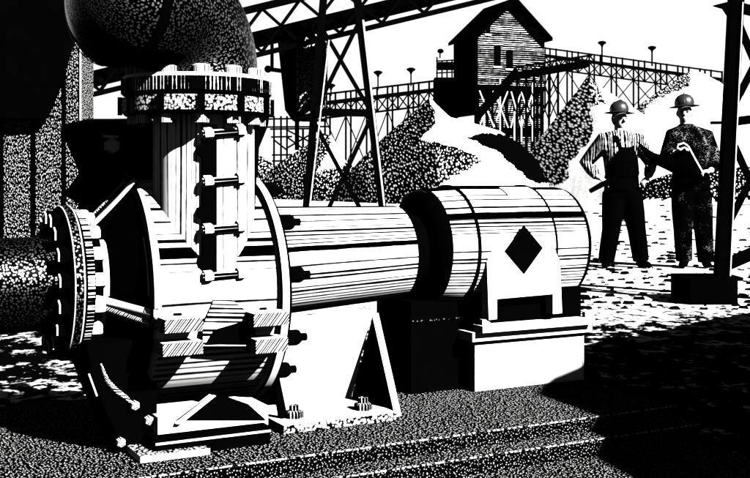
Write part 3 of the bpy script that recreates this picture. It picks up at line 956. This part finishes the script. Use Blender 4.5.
MB().tube([WP(x, y, .287) for x, y in ((101, 364), (107, 380), (116, 391), (126, 398), (136, 408))], [.003, .007, .01, .008, .004], 8).build('worn_edge', 'lug', lb)
mb = MB(); mb.bar(WP(89, 374, .285), WP(97, 396, .285), .0035, .005); mb.bar(WP(132, 450, .285), WP(132, 467, .285), .004, .005); mb.build('worn_edge', 'worn', lb, smooth=0)  # painted highlights on the leg's edges
for (x, y) in ((148, 420), (134, 405), (120, 442), (156, 336)):
    mb = MB(); hexa(mb, WP(x, y, .285), NN, .016, .02); mb.build('nut', 'knurl', lb)

# suction pipe with its own flange
sp_ = empty('suction_pipe', W(uS - .5, ZP, 0), 'dark pitted suction pipe entering from the left with a bolted flange', 'pipe')
mb = MB()
mb.lathe([(-1.5, .05), (-1.5, .158), (0, .158)], W(uS - .004, VS, 0), A, NN, 64); mb.build('pipe_body', 'pipe', sp_)
mb = MB()
mb.lathe([(0, .05), (0, RS - .01), (.005, RS), (.008, RS + .001), (.034, RS + .001), (.038, RS), (.042, RS - .008), (.042, .05)], W(uS, VS, 0), A, NN, 96, [0, 0, 1, 2, 1, 0, 0])
f1 = mb.build('pipe_flange', ['black', 'worn', 'iron'], sp_)
for k in range(16):
    t = 2 * PI * k / 16 + .1
    d = NN * math.cos(t) + UP * math.sin(t)
    c = W(uS - .002, VS, 0) + d * (RS - .045)
    mb = MB(); hexa(mb, c, -A, .03, .034); b_ = mb.build('bolt_head', 'black', f1)
    mb = MB()
    e1, e2 = perp(-A, UP)
    q = [c - A * .034 + (e1 * math.cos(a) + e2 * math.sin(a)) * .0265 for a in [PI / 3 * i for i in range(7)]]
    for i in (4, 5): mb.bar(q[i], q[i + 1], .004, .004)
    mb.build('worn_edge', 'worn', b_, smooth=0)  # highlight painted on two sides of the head

# discharge elbow on top
el = empty('pipe_elbow', W(uf, vtop, WB), 'huge black pitted pipe elbow bolted on top of the pump branch', 'elbow')
c0 = W(uf, vtop, WB)
RP = 60 * Yb / F
hd = V((-.52, -.85, 0)).normalized()
RBd = .2
pts = [c0, c0 + UP * .01]
for i in range(0, 13):
    a = PI / 2 * i / 12
    pts.append(c0 + UP * (.02 + RBd * math.sin(a)) + hd * (RBd * (1 - math.cos(a))))
ce = pts[-1] + hd * .15
pts += [pts[-1] + hd * .06, ce]
eb = MB().tube(pts, RP, 64, ref=tuple(NN), cm=1).build('elbow_body', ['elbow', 'black'], el, smooth=60)
ef = MB().lathe([(0, .01), (0, RP * 1.04), (.004, RP * 1.05), (.03, RP * 1.05), (.034, RP * 1.03), (.034, RP * .98), (.075, RP * .86), (.12, RP * .6), (.14, RP * .3), (.145, .003)], ce, hd, UP, 64, [0, 0, 0, 0, 0, 1, 1, 1, 1]).build('end_flange', ['black', 'elbow'], el)
MB().lathe([(.038, RP * 1.04), (.04, RP * 1.042), (.04, RP * 1.055), (.036, RP * 1.055)], ce, hd, UP, 48, None, 1.3, 2.95).build('worn_edge', 'worn', ef)  # bright arc painted as the rim's highlight

# ------------------------------------------------------------------ motor
pd = empty('motor_pedestal', W(.27, ZP, -.21), 'white faced block pedestal carrying the electric motor', 'pedestal')
ptop = .330
ux0, ux1 = U(475, 0), U(583, 0)
mb = MB()
mb.prism([W(ux0, ZP + .002, 0), W(ux1, ZP + .002, 0), W(ux1, ptop, 0), W(ux0, ptop, 0)], -NN * .42, (0, 1, 1))
mb.build('pedestal_block', ['white', 'black'], pd, smooth=0)  # black sides paint the shade beside the white front
MB().bar(W(ux1, ZP, .002), W(ux1, ptop, .002), .004, .004).build('corner_strip', 'worn', pd, smooth=0)
mb = MB()
mb.prism([W(ux0 - .025, ptop + .002, .02), W(ux1 + .035, ptop + .002, .02), W(ux1 + .035, ptop + .04, .02), W(ux0 - .025, ptop + .04, .02)], -NN * .47, (0, 1, 0))
mb.build('cap_plate', ['white', 'black'], pd, smooth=0)
MB().bar(W(ux0 - .02, ptop - .006, .004), W(ux1 + .03, ptop - .006, .004), .012, .008).build('cap_seam', 'black', pd, smooth=0)

mo = empty('electric_motor', W(.1, ptop + .04, -.21), 'round ribbed electric motor with a black diamond plate on its side', 'motor')
WM = -.21; VM = .712; RM = .264
m0, ms1, ms2, m3 = U(412, WM), U(446, WM), U(520, WM), U(559, WM)
mb = MB()
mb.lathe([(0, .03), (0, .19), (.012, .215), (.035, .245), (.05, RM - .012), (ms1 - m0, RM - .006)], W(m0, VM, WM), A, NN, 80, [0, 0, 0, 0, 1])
mb.build('end_bell', ['black', 'motor'], mo)  # shade of the left end painted in as black
MB().lathe([(.0, .238), (-.002, .24), (.0, .246)], W(m0 + .034, VM, WM), A, NN, 40, None, -2.6, -1.3).build('worn_edge', 'worn', mo)  # pale arc painting a highlight crescent on the rim
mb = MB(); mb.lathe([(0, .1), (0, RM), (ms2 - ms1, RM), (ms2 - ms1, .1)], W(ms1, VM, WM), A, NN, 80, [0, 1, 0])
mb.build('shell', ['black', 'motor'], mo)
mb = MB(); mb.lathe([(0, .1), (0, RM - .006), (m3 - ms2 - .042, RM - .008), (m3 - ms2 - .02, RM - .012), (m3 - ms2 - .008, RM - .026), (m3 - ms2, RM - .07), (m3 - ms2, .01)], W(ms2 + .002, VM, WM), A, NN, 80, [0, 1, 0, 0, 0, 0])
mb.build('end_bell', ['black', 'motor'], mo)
for u in (ms1 - .002, ms2 - .002):
    mb = MB(); mb.lathe([(0, RM - .01), (0, RM + .004), (.009, RM + .004), (.009, RM - .01)], W(u, VM, WM), A, NN, 80)
    mb.build('seam_band', 'black', mo)
# cradle in front with feet
wc = WM + RM + .004
vbase = ptop + .042
mb = MB()
pol = [(489, 320), (497, 319), (497, 299), (553, 294), (553, 314), (562, 313), (560, 262), (549, 236), (497, 240), (487, 262)]
mb.prism([WP(x, y, wc) for x, y in pol], -NN * .05)
cr = mb.build('cradle_plate', 'white', mo, smooth=0)
mb = MB(); mb.prism([WP(x, y, wc + .004) for x, y in ((524, 225), (543, 248), (524.5, 274), (505, 251))], -NN * .003)
mb.build('diamond_plate', 'black', cr, smooth=0)
blk('mount_foot', ux0 + .0, ux1 + .02, wc - .02 - .05, wc + .0, vbase, vbase + .028, ['white', 'white'], mo)
blk('mount_void', ux0 + .02, ux1 - .01, WM - .15, wc - .06, vbase, VM - .18, ['black', 'black'], mo)  # solid black block standing in for shade under the motor
for (px_, u) in ((0, ux0 + .03), (1, ux1 - .0)):
    mb = MB(); hexa(mb, W(u, vbase + .03, wc - .03), UP, .022, .022, 0, NN); mb.build('nut', 'white', mo)
# inspection cover on the top right of the shell
mb = MB()
t0, t1 = math.radians(-72), math.radians(-56)
mb.lathe([(0, RM + .001), (0, RM + .006), (.15, RM + .006), (.15, RM + .001)], W(ms2 - .17, VM, WM), A, NN, 6, None, t0, t1)
mb.build('top_cover', 'white', mo)
# coupling guard box left of the pedestal
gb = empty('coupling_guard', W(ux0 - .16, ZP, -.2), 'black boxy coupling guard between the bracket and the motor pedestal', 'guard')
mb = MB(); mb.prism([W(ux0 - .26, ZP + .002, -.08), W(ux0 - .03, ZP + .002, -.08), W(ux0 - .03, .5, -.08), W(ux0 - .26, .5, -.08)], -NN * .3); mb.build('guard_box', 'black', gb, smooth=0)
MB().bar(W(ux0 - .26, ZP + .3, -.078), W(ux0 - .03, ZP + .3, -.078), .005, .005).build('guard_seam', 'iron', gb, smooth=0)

# ================================================================== WORKERS
YP = 12.0
def J(a, b, dy=0.0): return P(a, b, YP) + V((0, dy, 0))
def remesh(o, vox, sm=6):
    r = o.modifiers.new('remesh', 'REMESH'); r.mode = 'VOXEL'; r.voxel_size = vox; r.use_smooth_shade = True
    s = o.modifiers.new('smooth', 'SMOOTH'); s.factor = .5; s.iterations = sm
def hand(mb, wrist, tip, curl, side):
    """palm, four unequal bent fingers and a thumb from wrist towards tip"""
    d = unit(tip - wrist); c = V(curl); c = unit(c - d * c.dot(d)); s = d.cross(c) * side
    mb.tube([wrist, wrist + d * .05, wrist + d * .095], [(.026, .022), (.04, .02), (.038, .017)], 12, ref=tuple(s))
    for i, L in enumerate((.062, .073, .068, .052)):
        b = wrist + d * .088 + s * (-.03 + .02 * i)
        k1 = b + d * L * .5 + c * .008; k2 = b + d * L * .8 + c * L * .45; k3 = b + d * L * .75 + c * L * .85
        mb.tube([b, k1, k2, k3], [.0105, .0102, .0095, .0075], 8)
    t = wrist + d * .03 - s * .032
    mb.tube([t, t + d * .03 - s * .022 + c * .006, t + d * .062 - s * .022 + c * .022], [.014, .012, .009], 8)

def worker(spec):
    S = spec
    ground = (S['an'][0] + S['an'][1]) / 2; ground.z = 0
    r = empty('person', ground, S['label'], 'person', None)
    fwd = V(S['fwd']).normalized(); sd = V((0, 0, 1)).cross(fwd) * -1   # sd points to viewer's right when facing the viewer
    if sd.x < 0: sd = -sd
    hc = S['head']
    # --- body: one continuous mesh of skin
    mb = MB()
    mb.ball(hc + V((0, 0, .02)), (.078, .092, .105), 18, 12, 0, (sd, fwd, UP))
    mb.ball(hc + fwd * .035 - UP * .055, (.052, .055, .06), 14, 9, 0, (sd, fwd, UP))
    mb.tube([hc + fwd * .088 + UP * .02, hc + fwd * .112 - UP * .022, hc + fwd * .086 - UP * .03], [.011, .017, .013], 8)
    mb.tube([hc + fwd * .08 - UP * .06 - sd * .022, hc + fwd * .088 - UP * .06, hc + fwd * .08 - UP * .06 + sd * .022], [.006, .009, .006], 8)
    for k in (-1, 1):
        mb.ball(hc + sd * .08 * k - UP * .005, (.014, .022, .034), 10, 7, 0, (sd, fwd, UP))
        mb.ball(hc + sd * .032 * k + fwd * .079 + UP * .03, (.026, .014, .01), 10, 7, 0, (sd, fwd, UP))
    mb.tube([hc - UP * .04, S['neck']], [.06, .068], 12)
    ch, wa, pe = S['chest'], S['waist'], S['pelvis']
    mb.tube([S['neck'] - UP * .03, ch, wa, pe], [(.12, .08), (.17, .11), (.145, .1), (.165, .11)], 16, ref=tuple(sd))
    for k in (0, 1):
        mb.tube([S['neck'] - UP * .05, S['sh'][k], S['el'][k], S['wr'][k]], [.07, .068, .048, .033], 12)
        hand(mb, S['wr'][k], S['ha'][k], S['curl'][k], S['hs'][k])
        mb.tube([pe, S['hip'][k], S['kn'][k], S['an'][k]], [.1, .095, .062, .043], 12)
        mb.tube([S['an'][k] - UP * .01, S['to'][k]], [.045, .035], 10)
    o = mb.build('body', 'skin', r); remesh(o, .0075, 3)
    body = o
    for k in (-1, 1):
        MB().ball(hc + sd * .032 * k + fwd * .083 + UP * .008, (.016, .009, .009), 10, 7, 0, (sd, fwd, UP)).build('eye', 'black', body)
    MB().ball(hc - fwd * .02 + UP * .012, (.084, .085, .1), 16, 10, 0, (sd, fwd, UP)).build('hair', 'black', r)
    # --- shirt
    mb = MB()
    mb.tube([S['neck'] + UP * .025, S['neck'] - UP * .03, ch, wa, pe + UP * .03], [(.082, .08), (.125, .1), (.225, .15), (.2, .14), (.205, .145)], 20, ref=tuple(sd))
    for k in (0, 1):
        e = S['wr'][k] + (S['el'][k] - S['wr'][k]) * .12
        mb.tube([S['neck'] - UP * .07, S['sh'][k], S['sh'][k] + (S['el'][k] - S['sh'][k]) * .5, S['el'][k], S['el'][k] + (e - S['el'][k]) * .5, e], [.105, .108, .09, .082, .07, .054], 14)
    for k in (-1, 1):
        mb.tube([S['neck'] - fwd * .05 + sd * k * .05 + UP * .02, S['neck'] + fwd * .06 + sd * k * .045 - UP * .01, S['neck'] + fwd * .1 + sd * k * .05 - UP * .05], [.02, .024, .016], 8)
    o = mb.build('shirt' if S['bib'] else 'jacket', S['shirt'], r); remesh(o, .012, 4)
    # keep the cloth pattern after remeshing: object coordinates drive it
    # --- trousers / overalls
    mb = MB()
    mb.tube([wa + UP * .0, pe], [(.21, .15), (.22, .16)], 18, ref=tuple(sd))
    if S['bib']:
        mb.tube([ch + fwd * .05 + UP * .03, ch + fwd * .05 - UP * .1, wa + fwd * .02], [(.135, .115), (.19, .14), (.21, .155)], 16, ref=tuple(sd))
        for k in (-1, 1):
            mb.tube([ch + fwd * .13 + sd * k * .09, ch + fwd * .1 + sd * k * .1 + UP * .14, S['neck'] - UP * .03 + sd * k * .11 , ch - fwd * .12 + sd * k * .07 + UP * .05], .021, 8)
    for k in (0, 1):
        kn = S['kn'][k]
        mb.tube([pe - UP * .0, S['hip'][k], S['hip'][k] + (kn - S['hip'][k]) * .5, kn, kn + (S['an'][k] - kn) * .55, S['an'][k] - UP * .01], [.14, .145, .125, .105, .1, .092], 16)
    o = mb.build('overalls' if S['bib'] else 'trousers', S['trous'], r); remesh(o, .012, 4)
    # --- boots
    for k in (0, 1):
        a, t = S['an'][k], S['to'][k]
        d = unit(V((t.x - a.x, t.y - a.y, 0)))
        mb = MB()
        mb.tube([a + UP * .05, V((a.x, a.y, .06))], [.062, .058], 12)
        mb.tube([V((a.x, a.y, .045)) - d * .05, V((a.x, a.y, .05)) + d * .06, V((a.x, a.y, .04)) + d * .15, V((a.x, a.y, .03)) + d * .2], [(.045, .045), (.05, .05), (.05, .04), (.03, .025)], 12, ref=tuple(d.cross(UP)))
        o = mb.build('boot', 'black', r); remesh(o, .01, 3)
    # --- helmet
    tilt = V(S['tilt']).normalized()
    hb = hc + UP * .075 - fwd * .008
    mb = MB()
    mb.lathe([(.012, .108), (.05, .112), (.09, .1), (.125, .07), (.143, .03), (.146, .0005)], hb, tilt, tuple(fwd), 32)
    h1 = mb.build('helmet', 'hat', r)
    mb = MB()
    mb.lathe([(.0, .1), (-.004, .168), (.003, .172), (.014, .112)], hb, tilt, tuple(fwd), 32)
    mb.build('brim', 'hat', h1)
    e1, e2 = perp(tilt, fwd)
    mb = MB()
    mb.tube([hb + tilt * (.146 * math.sin(a)) * 1.02 + e1 * (.112 * math.cos(a)) for a in [PI * i / 12 for i in range(1, 12)]], .009, 8)
    mb.build('crest', 'hat', h1)
    return r

w1 = worker(dict(label='man in dark bib overalls and striped shirt with hands on hips', bib=True, shirt='shirt', trous='black',
    fwd=(.4, -1, 0), tilt=(.03, .02, 1), head=J(619.5, 119.5), neck=J(620, 132.5), chest=J(620, 150), waist=J(621.5, 175), pelvis=J(622, 190),
    sh=[J(604, 141), J(638, 142)], el=[J(587.5, 163, .1), J(654, 163, .1)], wr=[J(597, 178, -.08), J(646, 177, -.08)], ha=[J(606, 182, -.14), J(639, 182, -.14)],
    curl=[(0, 0, -1), (0, 0, -1)], hs=[1, -1], hip=[J(614, 197), J(631, 197)], kn=[J(610.5, 230, -.03), J(636, 230, -.03)], an=[J(606, 261), J(641, 260)], to=[J(602, 268, -.18), J(645, 267, -.18)]))
w2 = worker(dict(label='man in a dark woven jacket beside the steel post holding the plan', bib=False, shirt='jacket', trous='jacket_dark',
    fwd=(-.3, -1, 0), tilt=(-.06, .02, 1), head=J(684.5, 113), neck=J(686, 126), chest=J(690, 147), waist=J(690, 174), pelvis=J(691, 190),
    sh=[J(672, 137, -.05), J(708, 138, .06)], el=[J(663, 160, -.1), J(716, 164, .0)], wr=[J(668, 153, -.3), J(703, 171, -.27)], ha=[J(674, 149, -.36), J(691, 172, -.33)],
    curl=[(0, 0, -1), (0, 0, -1)], hs=[1, -1], hip=[J(683, 197), J(700, 197)], kn=[J(682, 230, -.03), J(703, 231, -.02)], an=[J(684, 260), J(706, 261)], to=[J(678, 266, -.17), J(703, 269, -.18)]))

# drawing sheet held between the two men
def sheet():
    top = [(633, 141, -.16), (640, 147, -.2), (648, 153, -.24), (657, 156, -.28), (666, 155, -.32), (674, 150, -.36), (678, 148, -.38)]
    botm = [(640, 156, -.2), (647, 164, -.24), (655, 168, -.28), (664, 173, -.32), (674, 178, -.36), (684, 179, -.38), (692, 173, -.36)]
    mb = MB()
    n = len(top)
    for i in range(n):
        mb.v.append(J(*top[i])); mb.v.append(J(*botm[i]))
    for i in range(n - 1):
        mb.face((2*i, 2*i + 2, 2*i + 3, 2*i + 1), [(0, 0)] * 4, 0)
    o = mb.build('plan_sheet', 'black', None, origin=J(662, 165, -.3))
    s = o.modifiers.new('solid', 'SOLIDIFY'); s.thickness = .004
    tag(o, 'large dark drawing sheet with a curled pale end held between the two men', 'plan')
    mb = MB(); mb.tube([J(678, 147.5, -.385), J(684, 159, -.39), J(692, 172.5, -.375)], .013, 10); mb.build('pale_edge', 'white', o)
    mb = MB()
    mb.tube([J(677, 147, -.4), J(673, 144.5, -.41), J(668, 146, -.4), J(667, 149, -.39), J(671, 150.5, -.39), J(675, 148, -.39)], .012, 8); mb.build('curled_end', 'white', o)
sheet()
# stick held at the left man's hip
mb = MB(); mb.tube([J(586, 191, -.22), J(598, 184.5, -.2), J(612, 178, -.2)], [.026, .032, .03], 10)
tag(mb.build('rolled_drawing', 'black', None, origin=J(598, 184.5, -.2)), 'dark rolled drawing in the hand of the man in bib overalls', 'roll')
